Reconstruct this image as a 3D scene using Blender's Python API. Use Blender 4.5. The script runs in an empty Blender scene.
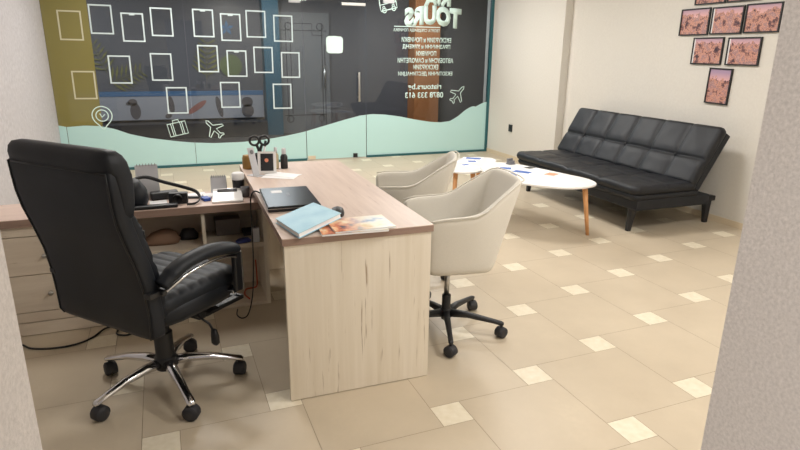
import bpy, bmesh, math, random
from mathutils import Matrix, Vector, Euler, noise as mnoise
random.seed(4)
PI = math.pi
SC = bpy.context.scene
COL = SC.collection

# ------------------------------------------------------------------ camera, world, exposure
cd = bpy.data.cameras.new('scene_camera'); cam = bpy.data.objects.new('scene_camera', cd); COL.objects.link(cam)
cd.sensor_width = 36.0; cd.lens = 36.0 * 578.9 / 800.0; cd.clip_start = 0.05
_yaw, _pit, _rol = -0.361408, 0.288871, 0.011899
_f = Vector((-math.sin(_yaw)*math.cos(_pit), math.cos(_yaw)*math.cos(_pit), -math.sin(_pit)))
_r = Vector((math.cos(_yaw), math.sin(_yaw), 0)); _u = _r.cross(_f)
_r2 = math.cos(_rol)*_r + math.sin(_rol)*_u; _u2 = -math.sin(_rol)*_r + math.cos(_rol)*_u
cam.matrix_world = Matrix(((_r2.x, _u2.x, -_f.x, -0.8953), (_r2.y, _u2.y, -_f.y, -1.8323), (_r2.z, _u2.z, -_f.z, 1.4604), (0, 0, 0, 1)))
SC.camera = cam
vs = SC.view_settings
vs.view_transform = 'Standard'; vs.look = 'None'; vs.gamma = 1.0; vs.use_curve_mapping = False
vs.exposure = 0.16
w = bpy.data.worlds.new('world'); SC.world = w; w.use_nodes = True
w.node_tree.nodes['Background'].inputs['Color'].default_value = (0.80, 0.76, 0.80, 1)
w.node_tree.nodes['Background'].inputs['Strength'].default_value = 0.36
try:
    SC.cycles.use_denoising = True
    SC.cycles.max_bounces = 8; SC.cycles.diffuse_bounces = 5; SC.cycles.transparent_max_bounces = 12
    SC.cycles.caustics_reflective = False; SC.cycles.caustics_refractive = False
except Exception: pass

LIGHTS = [(-1.0, 2.5, 24), (-0.7, 4.9, 40), (0.35, -0.75, 15), (1.9, -0.4, 38), (1.9, 2.4, 30), (1.9, 4.9, 46)]  # all out of view; the weakest is added to brighten floor and desk front
def area(name, loc, size, energy, col, rot=(0, 0, 0)):
    l = bpy.data.lights.new(name, 'AREA'); l.shape = 'SQUARE'; l.size = size; l.energy = energy; l.color = col
    o = bpy.data.objects.new(name, l); o.location = loc; o.rotation_euler = rot; COL.objects.link(o); return o
for (x, y, e) in LIGHTS:
    area('panel_lamp', (x, y, 2.655), 0.56, e, (1.0, 0.975, 0.945))
for _x in (-2.2, 0.4, 3.0): area('corridor_lamp', (_x, 7.6, 2.75), 0.6, 60, (0.95, 0.97, 1.0))
area('front_room_fill', (-1.5, -2.5, 2.5), 0.6, 46, (1.0, 0.96, 0.92))  # unseen fill added behind the camera to brighten door reveals and desk front

# ------------------------------------------------------------------ mesh helpers
class MB:
    def __init__(s): s.bm = bmesh.new(); s.mi = 0
    def _faces(s, vs_, fs):
        v = [s.bm.verts.new(p) for p in vs_]
        for f in fs:
            try:
                q = s.bm.faces.new([v[i] for i in f]); q.material_index = s.mi
            except ValueError: pass
        return v
    def box(s, x0, x1, y0, y1, z0, z1, M=None):
        p = [Vector((x, y, z)) for z in (z0, z1) for y in (y0, y1) for x in (x0, x1)]
        if M is not None: p = [M @ q for q in p]
        s._faces(p, [(0, 2, 3, 1), (4, 5, 7, 6), (0, 1, 5, 4), (2, 6, 7, 3), (0, 4, 6, 2), (1, 3, 7, 5)]); return s
    def loft(s, rings, cap=True):
        n = len(rings[0]); R = [[s.bm.verts.new(p) for p in r] for r in rings]
        for a, b in zip(R[:-1], R[1:]):
            for i in range(n):
                try: s.bm.faces.new((a[i], a[(i+1) % n], b[(i+1) % n], b[i])).material_index = s.mi
                except ValueError: pass
        if cap:
            for r in (list(reversed(R[0])), R[-1]):
                try: s.bm.faces.new(r).material_index = s.mi
                except ValueError: pass
        return s
    def tube(s, pts, r, n=10, flat=None):
        pts = [Vector(p) for p in pts]; rings = []
        rs = r if isinstance(r, (list, tuple)) else [r]*len(pts)
        up = None
        for i, p in enumerate(pts):
            t = (pts[min(i+1, len(pts)-1)] - pts[max(i-1, 0)]).normalized()
            if up is None:
                up = Vector((0, 0, 1)) if abs(t.z) < 0.9 else Vector((1, 0, 0))
            a = t.cross(up).normalized(); b = a.cross(t).normalized(); up = b
            fw = flat or (1, 1)
            rings.append([p + (a*math.cos(2*PI*k/n)*fw[0] + b*math.sin(2*PI*k/n)*fw[1])*rs[i] for k in range(n)])
        return s.loft(rings)
    def cyl(s, p0, p1, r0, r1=None, n=20): return s.tube([p0, p1], [r0, r0 if r1 is None else r1], n)
    def lathe(s, prof, c=(0, 0, 0), n=24):
        c = Vector(c)
        return s.loft([[c + Vector((max(r, 1e-4)*math.cos(2*PI*k/n), max(r, 1e-4)*math.sin(2*PI*k/n), z)) for k in range(n)] for r, z in prof])
    def prism(s, poly, z0, z1, M=None):
        M = M or Matrix()
        return s.loft([[M @ Vector((x, y, z0)) for x, y in poly], [M @ Vector((x, y, z1)) for x, y in poly]])
    def torus(s, c, R, r, M=None, n=24, k=8):
        M = M or Matrix(); c = Vector(c); V = []
        for i in range(n):
            a = 2*PI*i/n
            V.append([s.bm.verts.new(c + M @ Vector(((R+r*math.cos(2*PI*j/k))*math.cos(a), (R+r*math.cos(2*PI*j/k))*math.sin(a), r*math.sin(2*PI*j/k)))) for j in range(k)])
        for i in range(n):
            for j in range(k):
                s.bm.faces.new((V[i][j], V[(i+1) % n][j], V[(i+1) % n][(j+1) % k], V[i][(j+1) % k])).material_index = s.mi
        return s
    def quilt(s, x0, x1, y0, y1, z0, z1, xs=(), ys=(), rad=.03, g=.012, gw=.02, cr=.05, nx=60, ny=60, M=None, wav=0.0):
        M = M or Matrix(); rng = random.Random(7)
        def par(n): return [(1-math.cos(PI*i/n))/2*0.35 + (i/n)*0.65 for i in range(n+1)]
        X = [x0+(x1-x0)*t for t in par(nx)]; Y = [y0+(y1-y0)*t for t in par(ny)]
        top = []; bot = []
        for x in X:
            rt = []; rb = []
            for y in Y:
                px, py = x, y
                cx = min(max(px, x0+cr), x1-cr); cy = min(max(py, y0+cr), y1-cr)
                dx, dy = px-cx, py-cy; L = math.hypot(dx, dy)
                if dx and dy:
                    m = max(abs(dx), abs(dy)); k = m/L; px, py = cx+dx*k, cy+dy*k; d = cr-m
                else: d = min(px-x0, x1-px, py-y0, y1-py)
                t = min(max(d/rad, 0), 1); e = math.sqrt(max(0, 1-(1-t)**2))
                zm = (z0+z1)/2; zt = zm+(z1-zm)*e; zb = zm-(zm-z0)*e
                for q in xs: zt -= g*(.6*math.exp(-((px-q)/gw)**2)+.4*math.exp(-((px-q)/gw/4)**2))*e
                for q in ys: zt -= g*(.6*math.exp(-((py-q)/gw)**2)+.4*math.exp(-((py-q)/gw/4)**2))*e
                if wav: zt += wav*e*mnoise.noise(Vector((px*9, py*9, 0.3)))
                rt.append(s.bm.verts.new(M @ Vector((px, py, zt)))); rb.append(s.bm.verts.new(M @ Vector((px, py, zb))))
            top.append(rt); bot.append(rb)
        for i in range(nx):
            for j in range(ny):
                s.bm.faces.new((top[i][j], top[i+1][j], top[i+1][j+1], top[i][j+1])).material_index = s.mi
                s.bm.faces.new((bot[i][j], bot[i][j+1], bot[i+1][j+1], bot[i+1][j])).material_index = s.mi
        for A, in_ in ((0, 1),):
            pass
        for i in range(nx):
            s.bm.faces.new((top[i+1][0], top[i][0], bot[i][0], bot[i+1][0])); s.bm.faces.new((top[i][ny], top[i+1][ny], bot[i+1][ny], bot[i][ny]))
        for j in range(ny):
            s.bm.faces.new((top[0][j], top[0][j+1], bot[0][j+1], bot[0][j])); s.bm.faces.new((top[nx][j+1], top[nx][j], bot[nx][j], bot[nx][j+1]))
        bmesh.ops.remove_doubles(s.bm, verts=s.bm.verts[:], dist=1e-5)
        return s
    def build(s, name, mat, parent=None, smooth=False, bevel=0, sub=0, solid=0, seg=2):
        bmesh.ops.recalc_face_normals(s.bm, faces=s.bm.faces[:])
        me = bpy.data.meshes.new(name); s.bm.to_mesh(me); s.bm.free()
        for m in (mat if isinstance(mat, (list, tuple)) else [mat]): me.materials.append(m)
        if smooth:
            for p in me.polygons: p.use_smooth = True
        o = bpy.data.objects.new(name, me); COL.objects.link(o)
        if parent is not None: o.parent = parent
        if solid:
            m = o.modifiers.new('solid', 'SOLIDIFY'); m.thickness = solid; m.offset = -1
        if bevel:
            m = o.modifiers.new('bevel', 'BEVEL'); m.width = bevel; m.segments = seg; m.limit_method = 'ANGLE'; m.angle_limit = math.radians(40)
        if sub:
            m = o.modifiers.new('sub', 'SUBSURF'); m.levels = sub; m.render_levels = sub
        return o
def sell(cx, cy, hx, hy, z, n=28, e=4.0):
    out = []
    for k in range(n):
        a = 2*PI*k/n; c, s_ = math.cos(a), math.sin(a)
        out.append(Vector((cx+hx*math.copysign(abs(c)**(2/e), c), cy+hy*math.copysign(abs(s_)**(2/e), s_), z)))
    return out
def spline(P, n=8, closed=True):
    out = []; N = len(P)
    for i in range(N if closed else N-1):
        if closed: a, b, c, d = P[i-1], P[i], P[(i+1) % N], P[(i+2) % N]
        else: a, b, c, d = P[max(i-1, 0)], P[i], P[i+1], P[min(i+2, N-1)]
        for k in range(n):
            t = k/n
            out.append(tuple(0.5*((2*q)+(r-p)*t+(2*p-5*q+4*r-s_)*t*t+(3*q-p-3*r+s_)*t**3) for p, q, r, s_ in zip(a, b, c, d)))
    if not closed: out.append(tuple(P[-1]))
    return out
def tag(o, label, cat, group=None, kind=None):
    o['label'] = label; o['category'] = cat
    if group: o['group'] = group
    if kind: o['kind'] = kind
    return o
def thing(name, label, cat, loc=(0, 0, 0), rz=0, group=None):
    o = bpy.data.objects.new(name, None); o.empty_display_size = .1; COL.objects.link(o)
    o.location = loc; o.rotation_euler = (0, 0, rz); return tag(o, label, cat, group)
def solo(name, mb, mat, label, cat, loc=(0, 0, 0), rz=0, group=None, **k):
    o = mb.build(name, mat, None, **k); o.location = loc; o.rotation_euler = (0, 0, rz); return tag(o, label, cat, group)
def struct(name, mb, mat, parent=None, **k):
    o = mb.build(name, mat, parent, **k)
    if parent is None: o['kind'] = 'structure'
    return o
def copy_tree(o, parent=None):
    c = o.copy(); COL.objects.link(c)
    if parent is not None: c.parent = parent
    for ch in o.children: copy_tree(ch, c)
    return c

# ------------------------------------------------------------------ materials
def lin(c): return tuple((v/12.92 if v <= .04045 else ((v+.055)/1.055)**2.4) for v in [q/255 for q in c])+(1,)
class MT:
    def __init__(s, name, base, rough=.5, metal=0, spec=.5):
        s.m = bpy.data.materials.new(name); s.m.use_nodes = True; s.nt = s.m.node_tree
        s.b = s.nt.nodes['Principled BSDF']
        s.b.inputs['Base Color'].default_value = lin(base); s.b.inputs['Roughness'].default_value = rough
        s.b.inputs['Metallic'].default_value = metal; s.b.inputs['Specular IOR Level'].default_value = spec
    def n(s, t, **k):
        x = s.nt.nodes.new(t)
        for a, b in k.items(): setattr(x, a, b)
        return x
    def coord(s, scale=(1, 1, 1), rot=(0, 0, 0)):
        g = s.n('ShaderNodeTexCoord'); mp = s.n('ShaderNodeMapping'); mp.inputs['Scale'].default_value = scale; mp.inputs['Rotation'].default_value = rot
        s.nt.links.new(g.outputs['Object'], mp.inputs['Vector']); return mp.outputs['Vector']
    def noise(s, vec, scale, detail=3, rough=.5):
        x = s.n('ShaderNodeTexNoise'); x.inputs['Scale'].default_value = scale; x.inputs['Detail'].default_value = detail; x.inputs['Roughness'].default_value = rough
        s.nt.links.new(vec, x.inputs['Vector']); return x.outputs['Fac']
    def ramp(s, fac, stops):
        x = s.n('ShaderNodeValToRGB'); e = x.color_ramp.elements
        while len(e) < len(stops): e.new(.5)
        for el, (p, c) in zip(e, stops): el.position = p; el.color = lin(c)
        s.nt.links.new(fac, x.inputs['Fac']); return x.outputs['Color']
    def mix(s, fac, a, b, mode='MIX'):
        x = s.n('ShaderNodeMix', data_type='RGBA', blend_type=mode)
        if isinstance(fac, float): x.inputs[0].default_value = fac
        else: s.nt.links.new(fac, x.inputs[0])
        for i, v in ((6, a), (7, b)):
            if isinstance(v, tuple): x.inputs[i].default_value = lin(v)
            else: s.nt.links.new(v, x.inputs[i])
        return x.outputs[2]
    def color(s, c): s.nt.links.new(c, s.b.inputs['Base Color']); return s
    def bump(s, fac, st=.2, dist=.01):
        x = s.n('ShaderNodeBump'); x.inputs['Strength'].default_value = st; x.inputs['Distance'].default_value = dist
        s.nt.links.new(fac, x.inputs['Height']); s.nt.links.new(x.outputs['Normal'], s.b.inputs['Normal']); return s
def plain(name, c, rough=.5, metal=0, spec=.5): return MT(name, c, rough, metal, spec).m
def emit(name, c, st):
    t = MT(name, c); t.b.inputs['Emission Color'].default_value = lin(c); t.b.inputs['Emission Strength'].default_value = st; return t.m
def plaster(name, a, b, scale=60, st=.3):
    t = MT(name, a, .9, spec=.2); v = t.coord(); f = t.noise(v, scale, 5, .6); f2 = t.noise(v, 2.2, 3)
    t.color(t.mix(f2, t.ramp(f, [(.3, a), (.7, b)]), tuple((p+q)//2 for p, q in zip(a, b)))); t.bump(f, st, .006); return t.m
def wood(name, a, b, dark, sc, knots=True, rough=.5, thr=.35):
    t = MT(name, a, rough, spec=.35); v = t.coord(sc)
    f = t.noise(v, 3.0, 6, .65); f2 = t.noise(v, 9.0, 4, .6)
    c = t.ramp(f, [(.3, a), (.7, b)])
    if knots:
        c = t.mix(t.ramp(f2, [(thr-.08, (255, 255, 255)), (thr, (0, 0, 0))]), c, dark)
    t.color(c); t.bump(f2, .08, .003); return t.m
def leather(name, c, rough=.42, sc=160):
    t = MT(name, c, rough, spec=.45); v = t.coord(); f = t.noise(v, sc, 2); f2 = t.noise(v, 7, 3)
    d = tuple(max(0, int(q*.86)) for q in c); t.color(t.ramp(f2, [(.35, d), (.65, c)])); t.bump(f, .12, .002); return t.m
def fabric(name, a, b, sc=220, rough=.95):
    t = MT(name, a, rough, spec=.15); v = t.coord(); f = t.noise(v, sc, 2); f2 = t.noise(v, 5, 3)
    t.color(t.mix(f2, t.ramp(f, [(.3, a), (.7, b)]), a)); t.bump(f, .15, .002)
    t.b.inputs['Sheen Weight'].default_value = .25; return t.m

M = {}
M['wall'] = plaster('cream_plaster', (213, 208, 200), (222, 218, 210), 45, .12)
M['wall_l'] = plaster('grey_plaster', (174, 171, 174), (206, 204, 207), 26, .6)
M['wall_b'] = plaster('stippled_plaster', (184, 178, 172), (226, 219, 213), 210, .22)
M['ceil'] = plain('ceiling_paint', (225, 222, 216), .9)
M['base'] = plain('baseboard_tile', (214, 198, 172), .5)
t = MT('floor_tile', (192, 173, 146), .36, spec=.4); v = t.coord(); f = t.noise(v, 2.6, 5, .6); f2 = t.noise(v, 40, 3)
t.color(t.mix(f2, t.ramp(f, [(.3, (184, 170, 149)), (.7, (202, 188, 166))]), (193, 179, 157))); t.bump(f2, .02, .002)
_rr = t.n('ShaderNodeMapRange'); _rr.inputs['To Min'].default_value = .3; _rr.inputs['To Max'].default_value = .46
t.nt.links.new(f, _rr.inputs['Value']); t.nt.links.new(_rr.outputs[0], t.b.inputs['Roughness']); M['tile'] = t.m
t = MT('small_floor_tile', (231, 219, 190), .4, spec=.4); v = t.coord(); f = t.noise(v, 30, 4); t.color(t.ramp(f, [(.3, (217, 206, 182)), (.7, (227, 218, 198))])); M['stile'] = t.m
M['grout'] = plain('grout', (156, 140, 120), .9)
M['oak'] = wood('pale_oak', (216, 205, 186), (230, 221, 206), (160, 141, 116), (8, 8, .32), rough=.55, thr=.36)
M['oak_h'] = wood('pale_oak_horizontal', (206, 192, 174), (220, 208, 191), (176, 157, 134), (.9, 9, 9), rough=.55, thr=.33)
M['top'] = wood('rose_oak_worktop', (194, 173, 161), (212, 193, 180), (172, 147, 134), (8, .5, 8), rough=.45, thr=.34)
M['top_h'] = wood('rose_oak_side_top', (198, 174, 163), (212, 190, 178), (180, 152, 140), (.8, 7, 7), rough=.45, thr=.34)
M['tedge'] = wood('worktop_edge', (142, 118, 106), (160, 136, 122), (130, 105, 96), (1.2, 1.2, 12), rough=.5)
M['inner'] = wood('inner_board', (165, 148, 128), (180, 164, 144), (150, 130, 110), (1, 8, 8), rough=.6)
M['leather'] = leather('black_leather', (32, 35, 41), .5)
M['leather_s'] = leather('sofa_leather', (33, 35, 40), .46, 120)
for _k in ('leather', 'leather_s'): M[_k].node_tree.nodes['Principled BSDF'].inputs['Specular IOR Level'].default_value = .3
M['pipe'] = plain('black_piping', (24, 24, 27), .5)
M['chrome'] = plain('chrome', (215, 215, 218), .14, 1)
M['steel'] = plain('brushed_steel', (190, 188, 184), .3, 1)
M['blackp'] = plain('black_plastic', (30, 31, 34), .45)
M['rubber'] = plain('dark_rubber', (40, 40, 44), .6)
M['cream'] = fabric('cream_velvet', (206, 201, 190), (216, 211, 201))
M['white'] = plain('white_lacquer', (240, 239, 238), .25)
M['beech'] = wood('beech_leg', (205, 148, 98), (220, 166, 116), (190, 130, 84), (14, 14, 1.2), rough=.45, knots=False)
M['darkwood'] = plain('dark_wood_leg', (34, 34, 37), .5)
M['mint'] = plain('mint_film', (184, 220, 218), .55, spec=.3)
M['vinyl'] = plain('pale_vinyl', (200, 214, 216), .6); M['vinylb'] = plain('beige_vinyl', (196, 192, 166), .6)
M['vinylg'] = plain('mint_vinyl', (212, 236, 230), .6)
M['teal'] = plain('teal_frame', (38, 92, 98), .4)
M['paper'] = plain('paper', (236, 235, 236), .8)
M['glossblack'] = plain('gloss_black', (13, 13, 15), .28, 0, .3)
M['grey'] = plain('grey_plastic', (120, 120, 124), .5)
M['lgrey'] = plain('pale_grey_card', (196, 197, 202), .7)
M['blue'] = plain('blue_plastic', (40, 80, 170), .45)
M['bluep'] = plain('blue_print', (70, 105, 175), .7)
M['orangep'] = plain('orange_print', (232, 150, 120), .7)
M['red'] = plain('orange_cord', (196, 92, 62), .6)
M['brass'] = plain('gold_tin', (150, 118, 70), .4, .6)
# glass: clear tinted body with mirror reflection by angle
m = bpy.data.materials.new('tinted_glass'); m.use_nodes = True; nt = m.node_tree; nt.nodes.clear()
o_ = nt.nodes.new('ShaderNodeOutputMaterial'); mx = nt.nodes.new('ShaderNodeMixShader'); tr = nt.nodes.new('ShaderNodeBsdfTransparent'); gl = nt.nodes.new('ShaderNodeBsdfGlossy'); fr = nt.nodes.new('ShaderNodeFresnel')
tr.inputs[0].default_value = (.80, .83, .84, 1); gl.inputs['Roughness'].default_value = .0; fr.inputs[0].default_value = 1.5
nt.links.new(fr.outputs[0], mx.inputs[0]); nt.links.new(tr.outputs[0], mx.inputs[1]); nt.links.new(gl.outputs[0], mx.inputs[2]); nt.links.new(mx.outputs[0], o_.inputs[0]); M['glass'] = m
# ochre film, slightly see-through
m = bpy.data.materials.new('ochre_film'); m.use_nodes = True; nt = m.node_tree; b = nt.nodes['Principled BSDF']
b.inputs['Base Color'].default_value = lin((148, 138, 72)); b.inputs['Roughness'].default_value = .5; b.inputs['Alpha'].default_value = .62; M['ochre'] = m

# ------------------------------------------------------------------ setting: floor of large square tiles with small pale insets
def clip(poly, x0, x1, y0, y1):
    for ax, lim, sg in ((0, x0, 1), (0, x1, -1), (1, y0, 1), (1, y1, -1)):
        out = []
        for i in range(len(poly)):
            a, b = poly[i-1], poly[i]; da, db = sg*(a[ax]-lim), sg*(b[ax]-lim)
            if (da >= 0) != (db >= 0):
                t = da/(da-db); out.append((a[0]+(b[0]-a[0])*t, a[1]+(b[1]-a[1])*t))
            if db >= 0: out.append(b)
        poly = out
        if not poly: return []
    return poly
FX0, FX1, FY0, FY1 = -2.35, 3.75, -3.2, 6.22
TL, TS, TH = 0.5, 0.1401, math.radians(1.4)
mb = MB(); mb.mi = 2; mb.box(FX0, FX1, FY0, FY1, -.06, -.0012)
g = .0012
for i in range(-22, 22):
    for j in range(-22, 22):
        bx, by = i*TL-j*TS, i*TS+j*TL
        for k, (xa, xb, ya, yb) in enumerate(((TS, TS+TL, TS-TL, TS), (0, TS, 0, TS))):
            q = [(bx+xa+g, by+ya+g), (bx+xb-g, by+ya+g), (bx+xb-g, by+yb-g), (bx+xa+g, by+yb-g)]
            q = [(x*math.cos(TH)-y*math.sin(TH), x*math.sin(TH)+y*math.cos(TH)) for x, y in q]
            q = clip(q, FX0, FX1, FY0, FY1)
            if len(q) > 2:
                f = mb.bm.faces.new([mb.bm.verts.new((x, y, 0)) for x, y in q]); f.material_index = k
struct('floor', mb, [M['tile'], M['stile'], M['grout']])
H = 2.7
struct('ceiling', MB().box(-2.5, 3.85, -3.2, 6.35, H, H+.1), M['ceil'])
struct('wall_left', MB().box(-2.5, -2.275, -1.6, 6.35, 0, H), M['wall_l'])
struct('wall_right', MB().box(3.66, 3.9, -1.6, 4.40, 0, H), M['wall'])
struct('wall_far', MB().box(3.555, 3.9, 4.40, 6.35, 0, H), M['wall'], bevel=.004)
struct('wall_back', MB().box(-2.5, -1.052, -1.6, -1.302, 0, H).box(-.193, 3.9, -1.6, -1.302, 0, H).box(-1.052, -.193, -1.6, -1.302, 2.162, H), M['wall'])
struct('trim_5', MB().box(-1.052, -1.04, -1.61, -1.3, 0, 2.15).box(-.205, -.193, -1.61, -1.3, 0, 2.15).box(-1.052, -.193, -1.61, -1.3, 2.15, 2.162), M['wall_b'])
struct('baseboard_right', MB().box(3.652, 3.66, -1.3, 4.40, 0, .055).box(3.548, 3.652, 4.392, 4.40, 0, .055), M['base'])
struct('baseboard_far', MB().box(3.547, 3.555, 4.392, 6.13, 0, .055), M['base'])

# glass front: panes, with mint film following a wave
WV = [(-2.298, .585), (-2.185, .558), (-1.99, .57), (-1.827, .559), (-1.665, .517), (-1.503, .449), (-1.277, .39), (-.926, .332), (-.744, .311), (-.496, .294), (-.176, .294), (.114, .31), (.426, .352), (.704, .404), (1.06, .496), (1.278, .552), (1.499, .602), (1.678, .619), (1.874, .607), (2.106, .573), (2.342, .523), (2.584, .482), (2.748, .47), (2.912, .485), (3.043, .556), (3.157, .643), (3.272, .70), (3.335, .690), (3.41, .730), (3.492, .756), (3.6, .772)]
def wave(x):
    for (a, za), (b, zb) in zip(WV[:-1], WV[1:]):
        if a <= x <= b: return za+(zb-za)*(x-a)/(b-a)
    return WV[-1][1]
GY = 6.16
MXZ = Matrix(((1, 0, 0, 0), (0, 0, -1, GY), (0, 1, 0, 0), (0, 0, 0, 1)))      # plane x,z ; local z = towards the room
def film(x0, x1, z0, parent, name='privacy_film'):
    xs = [x0]+[x0+(x1-x0)*k/40 for k in range(1, 40)]+[x1]
    poly = [(x0, z0), (x1, z0)]+[(x, wave(x)) for x in reversed(xs)]
    return MB().prism(poly, .0055, .0075, MXZ).build(name, M['mint'], parent)
def pane(name, x0, x1, z0, z1, railz=True):
    g_ = .003
    e = MB().box(x0+g_, x1-g_, GY-.005, GY+.005, z0, z1).build(name, M['glass']); e['kind'] = 'structure'
    film(x0+g_, x1-g_, z0 if not railz else .032, e)
    if railz: MB().box(x0, x1, GY-.022, GY+.022, .0, .032).build('bottom_rail', M['teal'], e)
    return e
pane('window_1', -2.275, -2.19, .02, H)
w2 = pane('window_2', -2.19, -.745, .02, H)
pane('window_3', -.745, .718, .02, H)
w4 = pane('window_4', 1.592, 3.53, .02, H)
MB().box(3.515, 3.56, GY-.025, GY+.025, 0, H).build('end_profile', M['teal'], w4)
d1 = pane('door_1', .722, 1.588, .012, 2.10, False)
hb = MB(); hb.tube(spline([(1.473, GY-.062, .80), (1.473, GY-.062, 1.2)], 2, False), .017, 14)
for z in (.86, 1.14): hb.cyl((1.473, GY-.062, z), (1.473, GY-.003, z), .011, n=12)
hb.build('door_handle', M['steel'], d1, smooth=True, bevel=.004)
MB().box(.735, .84, GY-.018, GY+.018, .012, .062).build('patch_fitting', M['base'], d1, bevel=.003)
MB().box(1.39, 1.45, GY-.03, GY+.02, .012, .07).cyl((1.42, GY-.03, .04), (1.42, GY-.036, .04), .011, n=12).build('floor_lock', M['blackp'], d1, bevel=.003)
MB().box(1.25, 1.585, GY-.02, GY+.02, 2.06, 2.10).build('patch_fitting', M['steel'], d1, bevel=.003)
MB().box(.55, .70, GY-.018, GY+.018, 2.07, 2.11).build('glass_clamp', M['lgrey'], bpy.data.objects['window_3'], bevel=.003)
MB().box(1.84, 2.0, GY-.018, GY+.018, 2.11, 2.16).build('glass_clamp', M['lgrey'], w4, bevel=.003)
struct('trim_1', MB().box(.718, 1.592, GY-.004, GY+.004, 2.105, H), M['glass'])
tf = MB().box(-2.275, -1.795, GY-.0085, GY-.0065, .50, H)
# the ochre film stops along the wave
tf = MB(); xs = [-2.27+.475*k/20 for k in range(21)]
tf.prism([(x, wave(x)+.001) for x in xs]+[(-1.795, H-.01), (-2.27, H-.01)], .0055, .0075, MXZ)
tag(tf.build('ochre_film', M['ochre']), 'tall olive yellow film on the far left of the glass front', 'window film')

# white rectangular frame stickers on the glass
FR = [(-1.993, 1.723, 0, 'dull beige frame sticker on the olive yellow film, upper one'),
 (-1.664, 1.799, 1, 'white frame sticker on dark glass, just right of the yellow film, top row'),
 (-1.328, 1.717, 1, 'white frame sticker, second right of the yellow film in the top row'),
 (-1.002, 1.787, 1, 'white frame sticker, third right of the yellow film in the top row'),
 (-.521, 1.787, 1, 'white frame sticker in top row, first right of the pane joint'),
 (-.194, 1.746, 1, 'white frame sticker in top row around the blue flower print'),
 (.119, 1.793, 1, 'white frame sticker in top row, just left of the teal column'),
 (.464, 1.747, 1, 'rightmost white frame sticker of the top row, over the grey door'),
 (-1.933, 1.048, 0, 'dull beige frame sticker on the olive yellow film, lower one'),
 (-1.524, 1.228, 1, 'white frame sticker over the palm leaves next to the yellow film'),
 (-1.054, 1.259, 1, 'white frame sticker in second row, above the suitcase outline'),
 (-.91, .852, 1, 'low white frame sticker directly above the suitcase outline'),
 (-.498, 1.362, 1, 'white frame sticker in second row around a single palm leaf'),
 (-.147, 1.305, 1, 'white frame sticker overlapping the round green disc'),
 (.19, 1.352, 1, 'white frame sticker in second row over the teal column'),
 (.542, 1.29, 1, 'rightmost white frame sticker of the second row, over the grey door'),
 (-.256, .912, 1, 'low white frame sticker above the pen holder on the desk, left of the pair'),
 (.415, .885, 1, 'low white frame sticker over the foot of the grey door, right of the pair')]
for k, (cx, cz, inner, lab) in enumerate(FR):
    hw, hh, b_ = .124, .165, .0165
    mb = MB()
    mb.box(-hw, hw, -.001, .001, hh-b_, hh).box(-hw, hw, -.001, .001, -hh, -hh+b_).box(-hw, -hw+b_, -.001, .001, -hh+b_, hh-b_).box(hw-b_, hw, -.001, .001, -hh+b_, hh-b_)
    if k in (2, 4, 5, 13): mb.box(-.03, .03, -.001, .001, hh-b_-.012, hh-b_)
    o = solo('frame_sticker', mb, M['vinyl'] if inner else M['vinylb'], lab, 'sticker', (cx, GY-(.0065 if inner else .0088), cz), 0, 'white frame stickers on the glass')
    o.rotation_euler = (0, math.radians(.5), 0)

def ribbon(mb, pts, w_, closed=False, M_=None, z0=.0055, z1=.0075):
    """a flat stroke of width w_ along points in the glass plane"""
    P = [Vector((p[0], p[1])) for p in pts]
    N = len(P)
    L, R = [], []
    for i in range(N):
        a = P[i-1] if (closed or i > 0) else P[i]; b = P[(i+1) % N] if (closed or i < N-1) else P[i]
        d = (b-a); d = d.normalized() if d.length > 1e-9 else Vector((1, 0)); nrm = Vector((-d.y, d.x))*w_/2
        L.append(P[i]+nrm); R.append(P[i]-nrm)
    rng = range(N if closed else N-1)
    for i in rng:
        j = (i+1) % N
        mb.prism([tuple(R[i]), tuple(R[j]), tuple(L[j]), tuple(L[i])], z0, z1, M_ or MXZ)
    return mb
def circ(cx, cz, r, n=28, a0=0, a1=2*PI): return [(cx+r*math.cos(a0+(a1-a0)*k/n), cz+r*math.sin(a0+(a1-a0)*k/n)) for k in range(n)]
def rotp(pts, c, a): return [(c[0]+(x-c[0])*math.cos(a)-(z-c[1])*math.sin(a), c[1]+(x-c[0])*math.sin(a)+(z-c[1])*math.cos(a)) for x, z in pts]
# location pin
mb = MB(); c = (-1.787, .685)
ribbon(mb, spline([(-1.787+.11*math.sin(a), .685+.11*math.cos(a)) for a in (-2.1, -1.4, -.7, 0, .7, 1.4, 2.1)]+[(-1.745, .566), (-1.787, .52), (-1.829, .566)], 5), .012, True, None, .008, .0095)
ribbon(mb, circ(c[0], c[1], .068), .012, True, None, .008, .0095); ribbon(mb, [(-1.81, .71), (-1.79, .665), (-1.755, .70)], .012, False, None, .008, .0095)
tag(mb.build('location_pin_outline', M['vinylg']), 'pale location pin outline with a clock face on the glass', 'sticker')
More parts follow.
